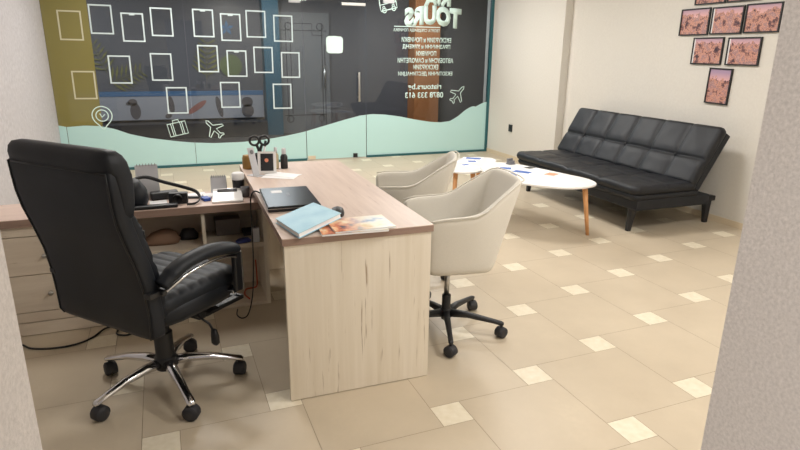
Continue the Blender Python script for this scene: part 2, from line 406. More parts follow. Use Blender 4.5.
# suitcase
c = (-.938, .50); mb = MB()
def RC(p): return rotp(p, c, .2)
ribbon(mb, RC([(c[0]-.11, c[1]-.085), (c[0]+.11, c[1]-.085), (c[0]+.11, c[1]+.075), (c[0]-.11, c[1]+.075)]), .011, True)
for dx in (-.068, -.045, .045, .068): ribbon(mb, RC([(c[0]+dx, c[1]-.085), (c[0]+dx, c[1]+.075)]), .009)
ribbon(mb, RC([(c[0]-.035, c[1]+.075), (c[0]-.035, c[1]+.11), (c[0]+.035, c[1]+.11), (c[0]+.035, c[1]+.075)]), .011)
tag(mb.build('suitcase_outline', M['vinylg']), 'pale outline of a suitcase stuck on the glass', 'sticker')
PLN = [(0, .15), (.018, .125), (.02, .05), (.115, -.02), (.115, -.045), (.02, -.012), (.014, -.085), (.042, -.112), (.042, -.13), (0, -.118), (-.042, -.13), (-.042, -.112), (-.014, -.085), (-.02, -.012), (-.115, -.045), (-.115, -.02), (-.02, .05), (-.018, .125)]
def plane_(c, a, lab, sc=1):
    mb = MB(); ribbon(mb, rotp([(c[0]+x*sc, c[1]+z*sc) for x, z in PLN], c, a), .011, True)
    return tag(mb.build('airplane_outline', M['vinylg']), lab, 'sticker')
plane_((-.487, .478), math.radians(42), 'pale airplane outline on the glass, nose up left, beside the suitcase')
plane_((3.014, .873), math.radians(-42), 'pale airplane outline on the glass beside the phone number', 1.05)
# little bus, seen from the back of the glass
c = (1.915, 2.08); mb = MB()
def RB(p): return rotp(p, c, math.radians(14))
ribbon(mb, RB([(c[0]-.12, c[1]-.05), (c[0]+.12, c[1]-.05), (c[0]+.12, c[1]+.03), (c[0]+.09, c[1]+.13), (c[0]-.11, c[1]+.13), (c[0]-.12, c[1]+.03)]), .014, True)
ribbon(mb, RB([(c[0]-.12, c[1]+.03), (c[0]+.12, c[1]+.03)]), .010)
for dx in (-.07, .07): ribbon(mb, RB(circ(c[0]+dx, c[1]-.05, .028, 16)), .012, True); ribbon(mb, RB(circ(c[0]+dx, c[1]-.012, .016, 12)), .010, True)
for dx in (-.04, .04): ribbon(mb, RB([(c[0]+dx, c[1]+.03), (c[0]+dx, c[1]+.13)]), .010)
tag(mb.build('bus_outline', M['vinylg']), 'pale outline of a small bus near the top of the glass', 'sticker')
# pale square decal on the door leaf
mb = MB(); rg = random.Random(3); pts = []
for k in range(40):
    a = 2*PI*k/40; c_, s_ = math.cos(a), math.sin(a); r_ = .112*(1+rg.uniform(-.03, .03))
    pts.append((1.148+r_*math.copysign(abs(c_)**.35, c_)*1.04, 1.557+r_*math.copysign(abs(s_)**.35, s_)*.98))
mb.prism(pts, .0055, .0075, MXZ)
tag(mb.build('square_sticker', M['vinylg']), 'pale square sticker with ragged edges on the glass door', 'sticker')

# mirrored lettering on the glass
def lettering(body, x0, x1, zc, h, bold, label, mat='vinylg', wobble=None):
    cu = bpy.data.curves.new('t', 'FONT'); cu.body = body; cu.size = 1.0; cu.offset = bold; cu.resolution_u = 3
    to = bpy.data.objects.new('t', cu); COL.objects.link(to)
    dg = bpy.context.evaluated_depsgraph_get(); dg.update()
    me = bpy.data.meshes.new_from_object(to.evaluated_get(dg)); COL.objects.unlink(to); bpy.data.objects.remove(to)
    X = [v.co.x for v in me.vertices]; Yv = [v.co.y for v in me.vertices]
    ax, bx, ay, by = min(X), max(X), min(Yv), max(Yv)
    for v in me.vertices:
        u = (v.co.x-ax)/(bx-ax); q = (v.co.y-ay)/(by-ay)-.5
        z = zc+q*h*(wobble[1](u) if wobble else 1)+(wobble[0](u) if wobble else 0)
        v.co = Vector((x1-(x1-x0)*u, GY-.0058, z))
    bm = bmesh.new(); bm.from_mesh(me)
    r = bmesh.ops.extrude_face_region(bm, geom=bm.faces[:])
    for vv in [e for e in r['geom'] if isinstance(e, bmesh.types.BMVert)]: vv.co.y -= .0016
    bmesh.ops.recalc_face_normals(bm, faces=bm.faces[:]); bm.to_mesh(me); bm.free()
    me.materials.clear(); me.materials.append(M[mat]); me.name = 'lettering'
    return tag(bpy.data.objects.new('lettering', me), label, 'lettering')
def let(*a, **k):
    o = lettering(*a, **k); COL.objects.link(o); return o
let('TOURS', 2.15, 3.03, 1.958, .25, .07, 'big mirrored rounded lettering TOURS high on the glass', wobble=(lambda u: -.02*math.cos(u*6), lambda u: 1.12-.12*u))
let('RIA', 2.44, 2.86, 2.195, .19, .07, 'big mirrored lettering RIA cut by the picture top')
o = solo('lettering_rule', MB().box(2.0, 2.70, GY-.0075, GY-.0055, 1.811, 1.821), M['vinylg'], 'thin pale line under the big mirrored lettering', 'lettering')
let('ТВОЯТА СЛЕДВАЩА ПОЧИВКА', 1.99, 2.70, 1.766, .05, .008, 'smallest mirrored caption under the thin pale line')
for body, a, b_, z, lab in (('ЕКСКУРЗИИ и ПОЧИВКИ', 2.115, 2.882, 1.642, 'mirrored lettering line, topmost of the six service lines'),
        ('ПРАЗНИЧНИ и УИКЕНД', 2.132, 2.87, 1.546, 'mirrored lettering line, second of the six service lines'),
        ('ПОЧИВКИ', 2.339, 2.651, 1.457, 'mirrored short word, third of the six service lines'),
        ('АВТОБУСНИ и САМОЛЕТНИ', 2.058, 2.926, 1.36, 'mirrored lettering line, fourth of the six service lines'),
        ('ЕКСКУРЗИИ', 2.296, 2.688, 1.269, 'mirrored short word, fifth of the six service lines'),
        ('ЕКЗОТИЧНИ ДЕСТИНАЦИИ', 2.068, 2.918, 1.172, 'mirrored lettering line, lowest of the six service lines')):
    let(body, a, b_, z, .068, .018, lab)
let('riatours.bg', 2.224, 2.746, .985, .105, .018, 'mirrored web address above the phone number on the glass')
let('0878 333 613', 2.179, 2.783, .874, .084, .02, 'mirrored phone number low on the glass')

# ------------------------------------------------------------------ beyond the glass: dim passage and opposite shop front
M['pfloor'] = plain('passage_floor', (70, 66, 64), .5)
M['pwall'] = plain('opposite_wall', (92, 90, 93), .8)
M['pdoor'] = plain('grey_door_paint', (112, 112, 114), .6)
M['pline'] = plain('door_groove', (40, 40, 44), .7)
M['tealc'] = plain('teal_column', (36, 82, 100), .6)
M['brown'] = wood('brown_column', (182, 116, 70), (198, 132, 84), (150, 92, 56), (8, 8, 1), knots=False, rough=.6)
M['banner'] = plain('banner_grey', (150, 150, 156), .7)
M['bannerb'] = plain('banner_blue', (76, 108, 142), .7)
M['fig'] = plain('figure_print', (88, 82, 84), .8); M['fig2'] = plain('figure_print_pink', (150, 100, 92), .8)
M['leaf'] = plain('olive_leaf_print', (120, 116, 66), .7); M['disc'] = plain('green_disc', (98, 106, 70), .7)
struct('trim_2', MB().box(-6, 7.5, 6.35, 9.35, -.06, 0), M['pfloor'])
struct('trim_3', MB().box(-6, 7.5, 6.35, 9.35, 2.8, 2.9), M['pwall'])
struct('trim_4', MB().box(-6, 7.5, 9.2, 9.35, 0, 2.8).box(-6, -5.9, 6.35, 9.2, 0, 2.8).box(7.4, 7.5, 6.35, 9.2, 0, 2.8).box(-6, -2.5, 6.25, 6.35, 0, 2.8).box(3.9, 7.5, 6.25, 6.35, 0, 2.8).box(-6, 7.5, 6.2, 6.35, 2.7, 2.9), M['pwall'])
OY = 9.19
MO = Matrix(((1, 0, 0, 0), (0, 0, -1, OY), (0, 1, 0, 0), (0, 0, 0, 1)))
e = thing('double_door', 'grey door with dark ornamental lines across the passage', 'door', (1.34, OY, 0))
MB().box(-.47, .47, -.05, 0, 0, 2.14).build('door_leaf', M['pdoor'], e)
mo = Matrix(((1, 0, 0, 0), (0, 0, -1, -.05), (0, 1, 0, 0), (0, 0, 0, 1))); mb = MB()
for dx in (-.24, .24):
    pass
for p, cl in (([(-.33, .2), (-.33, 1.95)], 0), ([(.33, .2), (.33, 1.95)], 0), ([(-.42, 1.83), (.42, 1.83)], 0), ([(-.25, 1.7), (-.25, .35)], 0), ([(-.4, .32), (.4, .32)], 0), ([(-.3, 1.95), (.15, 1.95), (.15, 1.75), (.36, 1.75)], 0), ([(.38, 1.6), (.38, .1)], 0)): ribbon(mb, p, .012, False, mo, .0, .004)
for cx, cz in ((-.28, 1.9), (.3, 1.9), (-.3, .25), (.3, .25)): ribbon(mb, circ(cx, cz, .06, 18), .012, True, mo, 0, .004)
mb.build('ornament', M['pline'], e)
MB().tube([(.36, -.1, .81), (.36, -.1, 1.23)], .013).cyl((.36, -.1, .86), (.36, -.05, .86), .009).cyl((.36, -.1, 1.18), (.36, -.05, 1.18), .009).build('door_handle', M['steel'], e, smooth=True)
solo('teal_column', MB().box(.58, .86, OY-.3, OY, 0, 2.8), M['tealc'], 'narrow teal column left of the grey door across the passage', 'column')
solo('brown_column', MB().box(3.4, 3.92, OY-.35, OY, 0, 2.8), M['brown'], 'brown wooden column behind the mirrored lettering', 'column')
e = thing('banner', 'long grey banner with blue top edge and dark figures across the passage', 'banner', (0, OY, 0))
MB().box(-2.6, .56, -.03, 0, .30, .70).build('banner_sheet', M['banner'], e)
MB().box(-2.6, .56, -.035, 0, .70, .78).build('blue_edge', M['bannerb'], e)
mo = Matrix(((1, 0, 0, 0), (0, 0, -1, -.03), (0, 1, 0, 0), (0, 0, 0, 1)))
def blob(mb, cx, cz, w_, h_, a=0): mb.prism(rotp([(cx+w_*math.cos(2*PI*k/14), cz+h_*math.sin(2*PI*k/14)) for k in range(14)], (cx, cz), a), 0, .003, mo)
mb = MB(); blob(mb, -1.63, .6, .075, .06); blob(mb, -1.6, .45, .085, .14); blob(mb, -1.70, .58, .04, .03)
mb.build('printed_figure', M['fig'], e)
mb = MB(); blob(mb, -1.02, .55, .05, .15, .1); blob(mb, -1.08, .36, .06, .04, .4); mb.build('printed_figure', M['fig'], e)
mb = MB(); blob(mb, -.6, .5, .2, .05, .6); mb.build('printed_figure', M['fig2'], e)
mb = MB(); blob(mb, -.22, .5, .05, .19, .2); mb.build('printed_figure', M['fig'], e)
mb = MB(); blob(mb, .27, .58, .10, .09); blob(mb, .27, .42, .11, .12); mb.build('printed_figure', M['fig'], e)
solo('dark_counter', MB().box(-2.6, .56, OY-.4, OY-.02, 0, .26), M['pline'], 'low dark plinth under the figure banner across the passage', 'plinth')
def palm(cx, cz, h_, n, a0, lab):
    mb = MB()
    ribbon(mb, rotp([(cx, cz-h_/2), (cx, cz+h_/2)], (cx, cz), a0), .008, False, MO, 0, .004)
    for k in range(n):
        for sg in (-1, 1):
            z = cz-h_/2+h_*(k+.6)/n; L_ = h_*.42*(1-.5*k/n)
            pts = [(cx, z), (cx+sg*L_*.5, z+L_*.42), (cx+sg*L_, z+L_*.62), (cx+sg*L_*.55, z+L_*.24)]
            mb.prism(rotp(pts if sg > 0 else pts[::-1], (cx, cz), a0), 0, .004, MO)
    return tag(mb.build('palm_leaf_print', M['leaf']), lab, 'leaf print')
palm(-2.05, 1.32, .5, 6, .35, 'olive palm leaf print across the passage, tall one beside the yellow film')
palm(-1.70, 1.02, .56, 7, -1.2, 'olive palm leaf print across the passage, low slanting one')
palm(-.37, 1.3, .62, 7, -.1, 'olive palm leaf print inside a white frame sticker')
solo('green_disc', MB().prism(circ(.03, 1.21, .19, 36), 0, .012, MO), M['disc'], 'round green disc across the passage behind the white frames', 'sign')
mb = MB(); rg = random.Random(5)
for k in range(5):
    a = 2*PI*k/5; mb.prism(rotp([(.0, 1.84), (.03, 1.9), (0, 1.97), (-.03, 1.9)], (0, 1.84), a), 0, .005, MO)
tag(mb.build('flower_print', M['bannerb']), 'blue flower print across the passage behind a top row frame', 'flower print')

# ------------------------------------------------------------------ ceiling lamps
M['diff'] = emit('lamp_diffuser', (255, 246, 228), 2.2)
for k, (x, y, e_) in enumerate(LIGHTS):
    t_ = thing('ceiling_light', 'unseen square white ceiling light panel above the room', 'ceiling light', (x, y, H-.001), 0, 'ceiling light panels')
    MB().box(-.31, .31, -.31, -.285, -.03, 0).box(-.31, .31, .285, .31, -.03, 0).box(-.31, -.285, -.285, .285, -.03, 0).box(.285, .31, -.285, .285, -.03, 0).build('lamp_frame', M['white'], t_)
    MB().box(-.285, .285, -.285, .285, -.022, -.012).build('diffuser', M['diff'], t_)

# ------------------------------------------------------------------ main desk
DX0, DX1, DY0, DY1, DZ = -.56, .098, .378, 2.05, .745
e = thing('office_desk', 'pale oak office desk with rose oak top and plank end panel', 'desk', (0, 0, 0))
MB().box(DX0, DX1, DY0, DY1, DZ-.003, DZ).build('worktop', M['top'], e)
MB().box(DX0, DX1, DY0, DY1, DZ-.031, DZ-.003).build('worktop_edge', M['tedge'], e)
o = MB().box(DX0+.007, DX1-.008, DY0+.006, DY0+.034, .003, DZ-.031).build('end_panel', M['oak'], e, bevel=.001)
MB().box(DX0+.28, DX0+.30, DY0+.034, DY1-.034, .10, DZ-.031).build('modesty_panel', plain('shaded_inner_board', (72, 67, 63), .7), e)  # board colour darkened to paint in the shade inside the desk
MB().box(DX0+.007, DX1-.008, DY1-.034, DY1-.006, .003, DZ-.031).build('end_panel', M['oak'], e)
# ------------------------------------------------------------------ low side cabinet
e = thing('side_cabinet', 'low side cabinet with drawers and open shelves beside the desk', 'cabinet', (0, 0, 0))
SY0, SY1, SZ = 1.45, 1.80, .638
MB().box(-2.0, -.485, SY0-.012, SY1, SZ-.003, SZ).build('worktop', M['top_h'], e)
MB().box(-2.0, -.485, SY0-.012, SY1, SZ-.042, SZ-.003).build('worktop_edge', M['tedge'], e)
MB().box(-.503, -.481, SY0, SY1, .003, SZ-.042).build('side_panel', M['oak'], e)
MB().box(-2.0, -.503, SY1-.018, SY1, .003, SZ-.042).build('back_panel', M['oak_h'], e)
MB().box(-1.34, -.503, SY0, SY1-.018, .003, .022).build('bottom_board', M['oak_h'], e)
MB().box(-1.34, -.503, SY0+.004, SY1-.018, .365, .392).build('shelf', M['oak_h'], e)
MB().box(-.836, -.818, SY0+.01, SY1-.018, .392, SZ-.042).build('divider', M['oak'], e)
MB().box(-1.36, -1.34, SY0, SY1-.018, .003, SZ-.042).build('side_panel', M['oak'], e)
MB().box(-2.0, -1.36, SY0+.004, SY1-.018, .545, SZ-.044).box(-2.0, -1.36, SY0+.02, SY1-.018, .003, .54).build('carcass', M['oak_h'], e)
for z0, z1 in ((.338, .541), (.132, .334)):
    d = MB().box(-1.97, -1.362, SY0, SY0+.018, z0, z1).build('drawer', M['oak_h'], e, bevel=.0015)
    MB().lathe([(.001, 0), (.008, .001), (.006, .012), (.012, .018), (.012, .024), (.001, .026)], n=16).build('knob', M['steel'], d, smooth=True)
    d.children[0].rotation_euler = (PI/2, 0, 0); d.children[0].location = (-1.612, SY0, (z0+z1)/2)
MB().box(-2.0, -1.36, SY0+.002, SY0+.02, .075, .128).build('plinth', M['oak_h'], e, bevel=.002)
MB().box(-2.0, -1.36, SY0-.004, SY0+.02, .003, .071).build('plinth', M['oak_h'], e, bevel=.002)

# ------------------------------------------------------------------ executive chair
def caster(parent, x, y, rz, mat, r=.03, name='caster'):
    mb = MB()
    Mx = Matrix.Translation((x, y, 0)) @ Matrix.Rotation(rz, 4, 'Z')
    for s_ in (-1, 1):
        mb.loft([[Mx @ Vector((r*q*math.cos(2*PI*k/20), s_*w_, r+r*q*math.sin(2*PI*k/20))) for k in range(20)] for w_, q in ((.004, .8), (.006, 1), (.02, 1), (.025, .85), (.027, .4))])
    mb.loft([[Mx @ Vector((r*1.08*math.cos(a)*q, s_, r+r*1.08*math.sin(a)*q)) for a in [PI*k/12-.25 for k in range(13)]+[PI+.25, PI*1.2]] for s_, q in ((-.021, .96), (-.019, 1), (.019, 1), (.021, .96))])
    mb.cyl(Mx @ Vector((.0, 0, r)), Mx @ Vector((0, 0, r*2.6)), .008, n=10)
    return mb.build(name, mat, parent, smooth=True, bevel=.001)
ex = thing('executive_chair', 'high backed black leather executive chair with chrome star base', 'office chair', (-1.053, .70, 0), math.radians(42))
a_ch = math.radians(42)
for k in range(5):
    a = math.radians(359+72*k)-a_ch; d = Vector((math.cos(a), math.sin(a), 0)); q = Vector((-d.y, d.x, 0))
    rings = []
    for r_, z, hw, hh in ((.03, .125, .027, .022), (.10, .128, .024, .02), (.2, .116, .020, .016), (.28, .094, .018, .013), (.325, .082, .019, .012), (.336, .078, .012, .008)):
        rings.append([d*r_+q*(hw*math.cos(t_))+Vector((0, 0, z+hh*math.sin(t_))) for t_ in [2*PI*j/14 for j in range(14)]])
    leg = MB().loft(rings).build('base_leg', M['chrome'], ex, smooth=True)
    caster(leg, d.x*.315, d.y*.315, a+1.2+.7*k, M['rubber'], .031)
MB().lathe([(.045, .095), (.048, .10), (.048, .15), (.04, .155), (.04, .27), (.03, .272), (.03, .36)], n=24).build('gas_lift_cover', M['blackp'], ex, smooth=True, bevel=.002)
MB().box(-.14, .14, -.10, .10, .365, .408).build('mechanism', M['blackp'], ex, bevel=.01)
e = MB().tube([(.05, -.08, .365), (.06, -.16, .355), (.075, -.21, .325), (.08, -.225, .29)], .005).build('tilt_lever', M['blackp'], ex, smooth=True)
MB().loft([sell(.08, -.228, .008, .012, .30, 12), sell(.082, -.23, .012, .018, .27, 12), sell(.082, -.23, .012, .018, .235, 12), sell(.082, -.23, .006, .01, .225, 12)]).build('lever_grip', M['blackp'], e, smooth=True)
MB().box(.10, .33, -.17, -.13, .335, .355).box(.05, .34, .13, .17, .335, .355).box(.30, .34, -.17, .17, .335, .355).box(.06, .10, -.17, .17, .335, .37).build('footrest_bar', M['blackp'], ex, bevel=.006)
# seat: lower bolster and ribbed top cushion
mb = MB().loft([sell(.02, 0, .20, .20, .405), sell(.02, 0, .235, .24, .413), sell(.02, 0, .25, .258, .44), sell(.02, 0, .25, .258, .48), sell(.02, 0, .23, .24, .50)])
mb.build('seat_bolster', M['leather'], ex, smooth=True)
MB().quilt(-.22, .275, -.25, .25, .445, .55, xs=[-.14+.055*k for k in range(8)], ys=[], rad=.06, g=.007, gw=.01, cr=.09, nx=90, ny=50).build('seat', M['leather'], ex, smooth=True)
# back: outer shell, front cushion, head roll
BK = [(.398, -.240, .235), (.405, -.254, .258), (.425, -.262, .270), (.50, -.262, .275), (.60, -.270, .273), (.70, -.288, .268), (.80, -.318, .264), (.88, -.342, .267), (.95, -.354, .27), (1.01, -.358, .272), (1.065, -.361, .272)]
rings = [sell(x+.035, .012, .035, w_+.013, z, 40, 8) for z, x, w_ in BK]
rings.append(sell(-.325, .012, .02, .27, 1.08, 40, 5))
MB().loft(rings).build('backrest', M['leather'], ex, smooth=True)
mb = MB()
for s_ in (-1, 1): mb.tube([(x+.003, .012+s_*w_, z) for z, x, w_ in BK[1:]], .0035, 6)
mb.tube([(-.360, y, 1.062) for y in (-.262, -.13, 0, .13, .262)], .0035, 6); mb.build('piping', M['pipe'], ex, smooth=True)
cu = []
rows = 60
for i in range(rows+1):
    z = .46+.50*i/rows; u = i/rows
    xb = -.225-.095*max(0, (z-.55)/.4)**1.2
    fr_ = -.125-.05*(z-.46)/.23 if z < .69 else -.175-.085*(z-.69)/.27
    e_ = math.sin(PI*u)**.3 if 0 < i < rows else .3
    hx = max(.02, (fr_-xb)/2*(.75+.25*e_)*(1-.12*abs(math.sin(u*5*PI))**10))
    cu.append(sell(xb+hx, 0, hx, (.252+.014*u)*(.93+.07*e_), z, 32, 4))
MB().loft(cu).build('back_cushion', M['leather'], ex, smooth=True)
hr = []
for z, xb, xf, w_ in ((.885, -.315, -.275, .25), (.90, -.32, -.262, .268), (.94, -.325, -.255, .275), (1.00, -.335, -.25, .279), (1.052, -.345, -.252, .281), (1.066, -.362, -.255, .281), (1.095, -.366, -.262, .279), (1.118, -.362, -.275, .272), (1.134, -.35, -.292, .258), (1.14, -.335, -.31, .225)):
    hr.append(sell((xb+xf)/2, .010, (xf-xb)/2, w_+.010, z, 40, 5.5))
MB().loft(hr).build('headrest', M['leather'], ex, smooth=True)
for s_ in (-1, 1):
    p = spline([(-.215, s_*.295, .625), (-.165, s_*.30, .66), (-.10, s_*.304, .685), (.0, s_*.305, .692), (.09, s_*.305, .682), (.175, s_*.30, .655)], 7, False)
    ar = MB().tube(p, [.030]*6+[.034]*(len(p)-10)+[.032, .030, .027, .02], 16, (1.15, .8)).build('armrest', M['leather'], ex, smooth=True)
    p2 = spline([(-.22, s_*.295, .588), (-.165, s_*.314, .620), (-.10, s_*.322, .645), (.0, s_*.324, .655), (.09, s_*.322, .648), (.16, s_*.312, .628)], 7, False)
    MB().tube(p2, .006, 8).build('arm_trim', M['chrome'], ar, smooth=True)
    st = MB().box(.15, .19, s_*.30-.012, s_*.30+.012, .465, .645).build('arm_strut', M['blackp'], ar, bevel=.006)
    MB().box(.19, .196, s_*.30-.012, s_*.30+.012, .465, .64).box(.14, .195, s_*.27-.03, s_*.27+.03, .46, .47).build('strut_trim', M['chrome'], ar, bevel=.002)
    MB().box(-.27, -.19, s_*.278-.016, s_*.278+.016, .585, .605).cyl((-.215, s_*.31, .597), (-.215, s_*.27, .597), .011, n=12).build('arm_bracket', M['blackp'], ar, bevel=.002)

# ------------------------------------------------------------------ cream visitor chairs
def make_visitor(label, loc, rz, angs):
    e = thing('visitor_chair', label, 'chair', loc, rz, 'cream visitor chairs at the desk')
    T = [(.195, -.225, .665), (.185, -.238, .688), (.12, -.245, .70), (.04, -.246, .702), (-.05, -.242, .704), (-.105, -.235, .722), (-.205, -.210, .790), (-.305, -.182, .850), (-.335, -.158, .858), (-.348, -.08, .860), (-.35, 0, .860)]
    B = [(.185, -.178, .44), (.175, -.190, .402), (.09, -.194, .394), (.03, -.194, .390), (-.03, -.194, .387), (-.08, -.194, .385), (-.135, -.192, .382), (-.172, -.184, .380), (-.188, -.16, .379), (-.195, -.07, .378), (-.196, 0, .378)]
    T = T+[(x, -y, z) for x, y, z in reversed(T[:-1])]; B = B+[(x, -y, z) for x, y, z in reversed(B[:-1])]
    mb = MB(); bm = mb.bm; K = 6; rows = []
    for k in range(K+1):
        t_ = k/K; rows.append([bm.verts.new(Vector(b)*(1-t_)+Vector(a)*t_) for a, b in zip(T, B)])
    n = len(T)
    for k in range(K):
        for i in range(n-1): bm.faces.new((rows[k][i], rows[k][i+1], rows[k+1][i+1], rows[k+1][i]))
    # floor of the tub
    ins = [bm.verts.new((b[0]*.8, b[1]*.8, .374)) for b in B]
    for i in range(n-1): bm.faces.new((ins[i], ins[i+1], rows[0][i+1], rows[0][i]))
    bm.faces.new(ins); bm.faces.new((ins[0], rows[0][0], rows[0][-1], ins[-1]))
    mb.build('tub_shell', M['cream'], e, smooth=True, solid=.036, sub=2)
    MB().quilt(-.14, .215, -.155, .155, .41, .48, rad=.035, cr=.05, nx=30, ny=30).build('seat', M['cream'], e, smooth=True)
    MB().tube([(x, y, z+.001) for x, y, z in T[1:-1]], .004, 6).build('seam', M['cream'], e, smooth=True)
    MB().box(-.06, .06, -.06, .06, .36, .378).build('seat_plate', M['blackp'], e, bevel=.004)
    MB().cyl((0, 0, .20), (0, 0, .362), .014).build('gas_piston', M['steel'], e, smooth=True)
    MB().lathe([(.02, .06), (.027, .065), (.032, .09), (.032, .12), (.024, .125), (.024, .205), (.02, .208)], n=20).build('column_sleeve', M['blackp'], e, smooth=True, bevel=.002)
    for a in angs:
        a = math.radians(a)-rz; d = Vector((math.cos(a), math.sin(a), 0)); q = Vector((-d.y, d.x, 0)); rings = []
        for r_, z, hw, hh in ((.02, .10, .02, .022), (.12, .103, .016, .016), (.25, .088, .013, .012), (.305, .08, .013, .011), (.318, .078, .008, .007)):
            rings.append([d*r_+q*(hw*math.copysign(abs(math.cos(t_))**.6, math.cos(t_)))+Vector((0, 0, z+hh*math.copysign(abs(math.sin(t_))**.6, math.sin(t_)))) for t_ in [2*PI*j/12 for j in range(12)]])
        leg = MB().loft(rings).build('base_leg', M['blackp'], e, smooth=True)
        caster(leg, d.x*.306, d.y*.306, a+.9, M['rubber'], .029)
    return e
make_visitor('cream velvet tub chair on black castors, nearer of the two at the desk', (.375, .80, 0), math.radians(175), [34+72*k for k in range(5)])
make_visitor('cream velvet tub chair at the desk, farther from the viewer, beside white tables', (.375, 1.50, 0), math.radians(156), [280+72*k for k in range(5)])

# ------------------------------------------------------------------ sofa bed
so = thing('sofa_bed', 'black leather click-back sofa with tufted back by the wall', 'sofa', (0, 0, 0))
S0, S1 = 1.83, 3.73
ys = [S0+(S1-S0)*k/6 for k in range(1, 6)]
MB().quilt(2.56, 3.25, S0, S1, .345, .425, xs=[2.90], ys=[ys[0]*.5+ys[1]*.5, ys[2], ys[3]*.5+ys[4]*.5], rad=.04, g=.014, gw=.010, cr=.07, nx=60, ny=150, wav=.008).build('seat_cushion', M['leather_s'], so, smooth=True)
MB().quilt(2.58, 3.30, S0+.015, S1-.015, .29, .355, rad=.03, cr=.05, nx=24, ny=60).build('under_cushion', M['leather_s'], so, smooth=True)
MB().box(2.62, 3.42, S0+.03, S1-.03, .205, .30).build('seat_frame', M['leather_s'], so, bevel=.012)
th_ = math.atan2(.28, .48)
MBk = Matrix.Translation((3.115, 0, .395)) @ Matrix(((math.sin(th_), 0, -math.cos(th_), 0), (0, 1, 0, 0), (math.cos(th_), 0, math.sin(th_), 0), (0, 0, 0, 1)))
MBk = Matrix.Translation((3.20, 0, .37)) @ Matrix(((math.sin(th_), 0, -math.cos(th_), 0), (0, 1, 0, 0), (math.cos(th_), 0, math.sin(th_), 0), (0, 0, 0, 1)))
MB().quilt(0, .565, S0-.0, S1+.05, -.015, .085, xs=[.245], ys=[S0+(S1+.05-S0)*k/6 for k in range(1, 6)], rad=.04, g=.020, gw=.011, cr=.045, nx=70, ny=160, M=MBk, wav=.004).build('backrest', M['leather_s'], so, smooth=True)
MB().box(.0, .545, S0+.02, S1+.03, -.075, -.012, MBk).build('back_frame', M['leather_s'], so, bevel=.012)
mb = MB()
for x, y in ((.245, S0+(S1+.05-S0)/6), (.245, S0+(S1+.05-S0)/2), (.245, S0+(S1+.05-S0)*5/6)):
    mb.lathe([(.001, .006), (.011, .004), (.013, 0), (.011, -.004)], n=12)
    for v_ in mb.bm.verts[-48:]: v_.co = MBk @ (v_.co + Vector((x, y, .072)))
mb.build('tuft_button', M['leather_s'], so, smooth=True)
for x, y, sx in ((2.69, S0+.15, -.025), (2.69, S1-.17, -.025), (3.53, S0+.15, .012), (3.53, S1-.17, .012)):
    MB().loft([sell(x+sx, y, .019, .019, 0, 16, 6), sell(x, y, .032, .030, .205, 16, 6)]).build('leg', M['darkwood'], so, smooth=False)
for y in (S0+.15, S1-.17): MB().box(3.36, 3.60, y-.03, y+.03, .205, .25).build('rear_bracket', M['darkwood'], so, bevel=.004)

# ------------------------------------------------------------------ coffee tables
def table(label, outline, h_, legs, loc):
    e = thing('coffee_table', label, 'coffee table', (loc[0], loc[1], 0))
    pts = [(x-loc[0], y-loc[1]) for x, y in spline(outline, 8)]
    MB().prism(pts, h_-.018, h_).build('table_top', M['white'], e, bevel=.005)
    for (ax, ay, fx, fy) in legs:
        a, f_ = Vector((ax-loc[0], ay-loc[1], h_-.018)), Vector((fx-loc[0], fy-loc[1], 0))
        MB().loft([[f_+Vector((.014*math.cos(2*PI*k/16), .014*math.sin(2*PI*k/16), 0)) for k in range(16)], [a+Vector((.024*math.cos(2*PI*k/16), .024*math.sin(2*PI*k/16), 0)) for k in range(16)]]).build('leg', M['beech'], e, smooth=True)
    return e
BT = [(1.60, 2.62), (1.69, 2.90), (1.86, 3.07), (2.0, 3.05), (2.10, 2.93), (2.19, 2.66), (2.27, 2.36), (2.32, 2.14), (2.27, 1.97), (2.15, 1.90), (1.98, 1.90), (1.82, 2.0), (1.67, 2.20), (1.60, 2.40)]
table('larger white pick shaped coffee table with beech legs by the sofa', BT, .45, ((2.20, 2.03, 2.245, 1.985), (1.67, 2.36, 1.60, 2.34), (1.96, 2.95, 1.98, 3.0)), (1.95, 2.5))
ST = [(1.44, 3.06), (1.39, 3.20), (1.46, 3.36), (1.60, 3.47), (1.74, 3.56), (1.92, 3.66), (2.09, 3.635), (2.18, 3.51), (2.12, 3.36), (1.95, 3.15), (1.76, 2.98), (1.60, 2.93), (1.50, 2.97)]
table('smaller white coffee table with beech legs behind the tub chairs', ST, .40, ((1.53, 3.09, 1.495, 3.045), (1.67, 3.01, 1.675, 2.955), (2.02, 3.55, 2.05, 3.60)), (1.75, 3.3))
def sheet(name, x, y, z, w_, h_, rz, mats, label, cat, group=None, prt=()):
    mb = MB().box(-w_/2, w_/2, -h_/2, h_/2, 0, .002)
    mb.mi = 1
    for (a, b, c, d) in prt: mb.box(a*w_, b*w_, c*h_, d*h_, .002, .0024)
    return solo(name, mb, mats, label, cat, (x, y, z), rz, group)
LG = 'leaflets on the coffee tables'
B_ = [M['paper'], M['bluep']]
sheet('leaflet', 1.96, 3.57, .4002, .10, .21, .9, B_, 'blue leaflet on the small table, farthest from the desk', 'leaflet', LG, [(-.45, .45, -.4, .35)])
sheet('leaflet', 1.82, 3.43, .4002, .10, .21, 1.3, B_, 'blue and white leaflet in the middle of the small table', 'leaflet', LG, [(-.4, .4, -.45, -.05)])
sheet('leaflet', 1.74, 3.20, .4002, .10, .21, .3, B_, 'mostly white leaflet on the small table edge nearest the big table', 'leaflet', LG, [(-.4, .4, .2, .45)])
sheet('leaflet', 1.90, 2.74, .4502, .10, .21, 1.0, B_, 'blue printed leaflet beside the dark card box on the big table', 'leaflet', LG, [(-.45, .45, -.1, .4)])
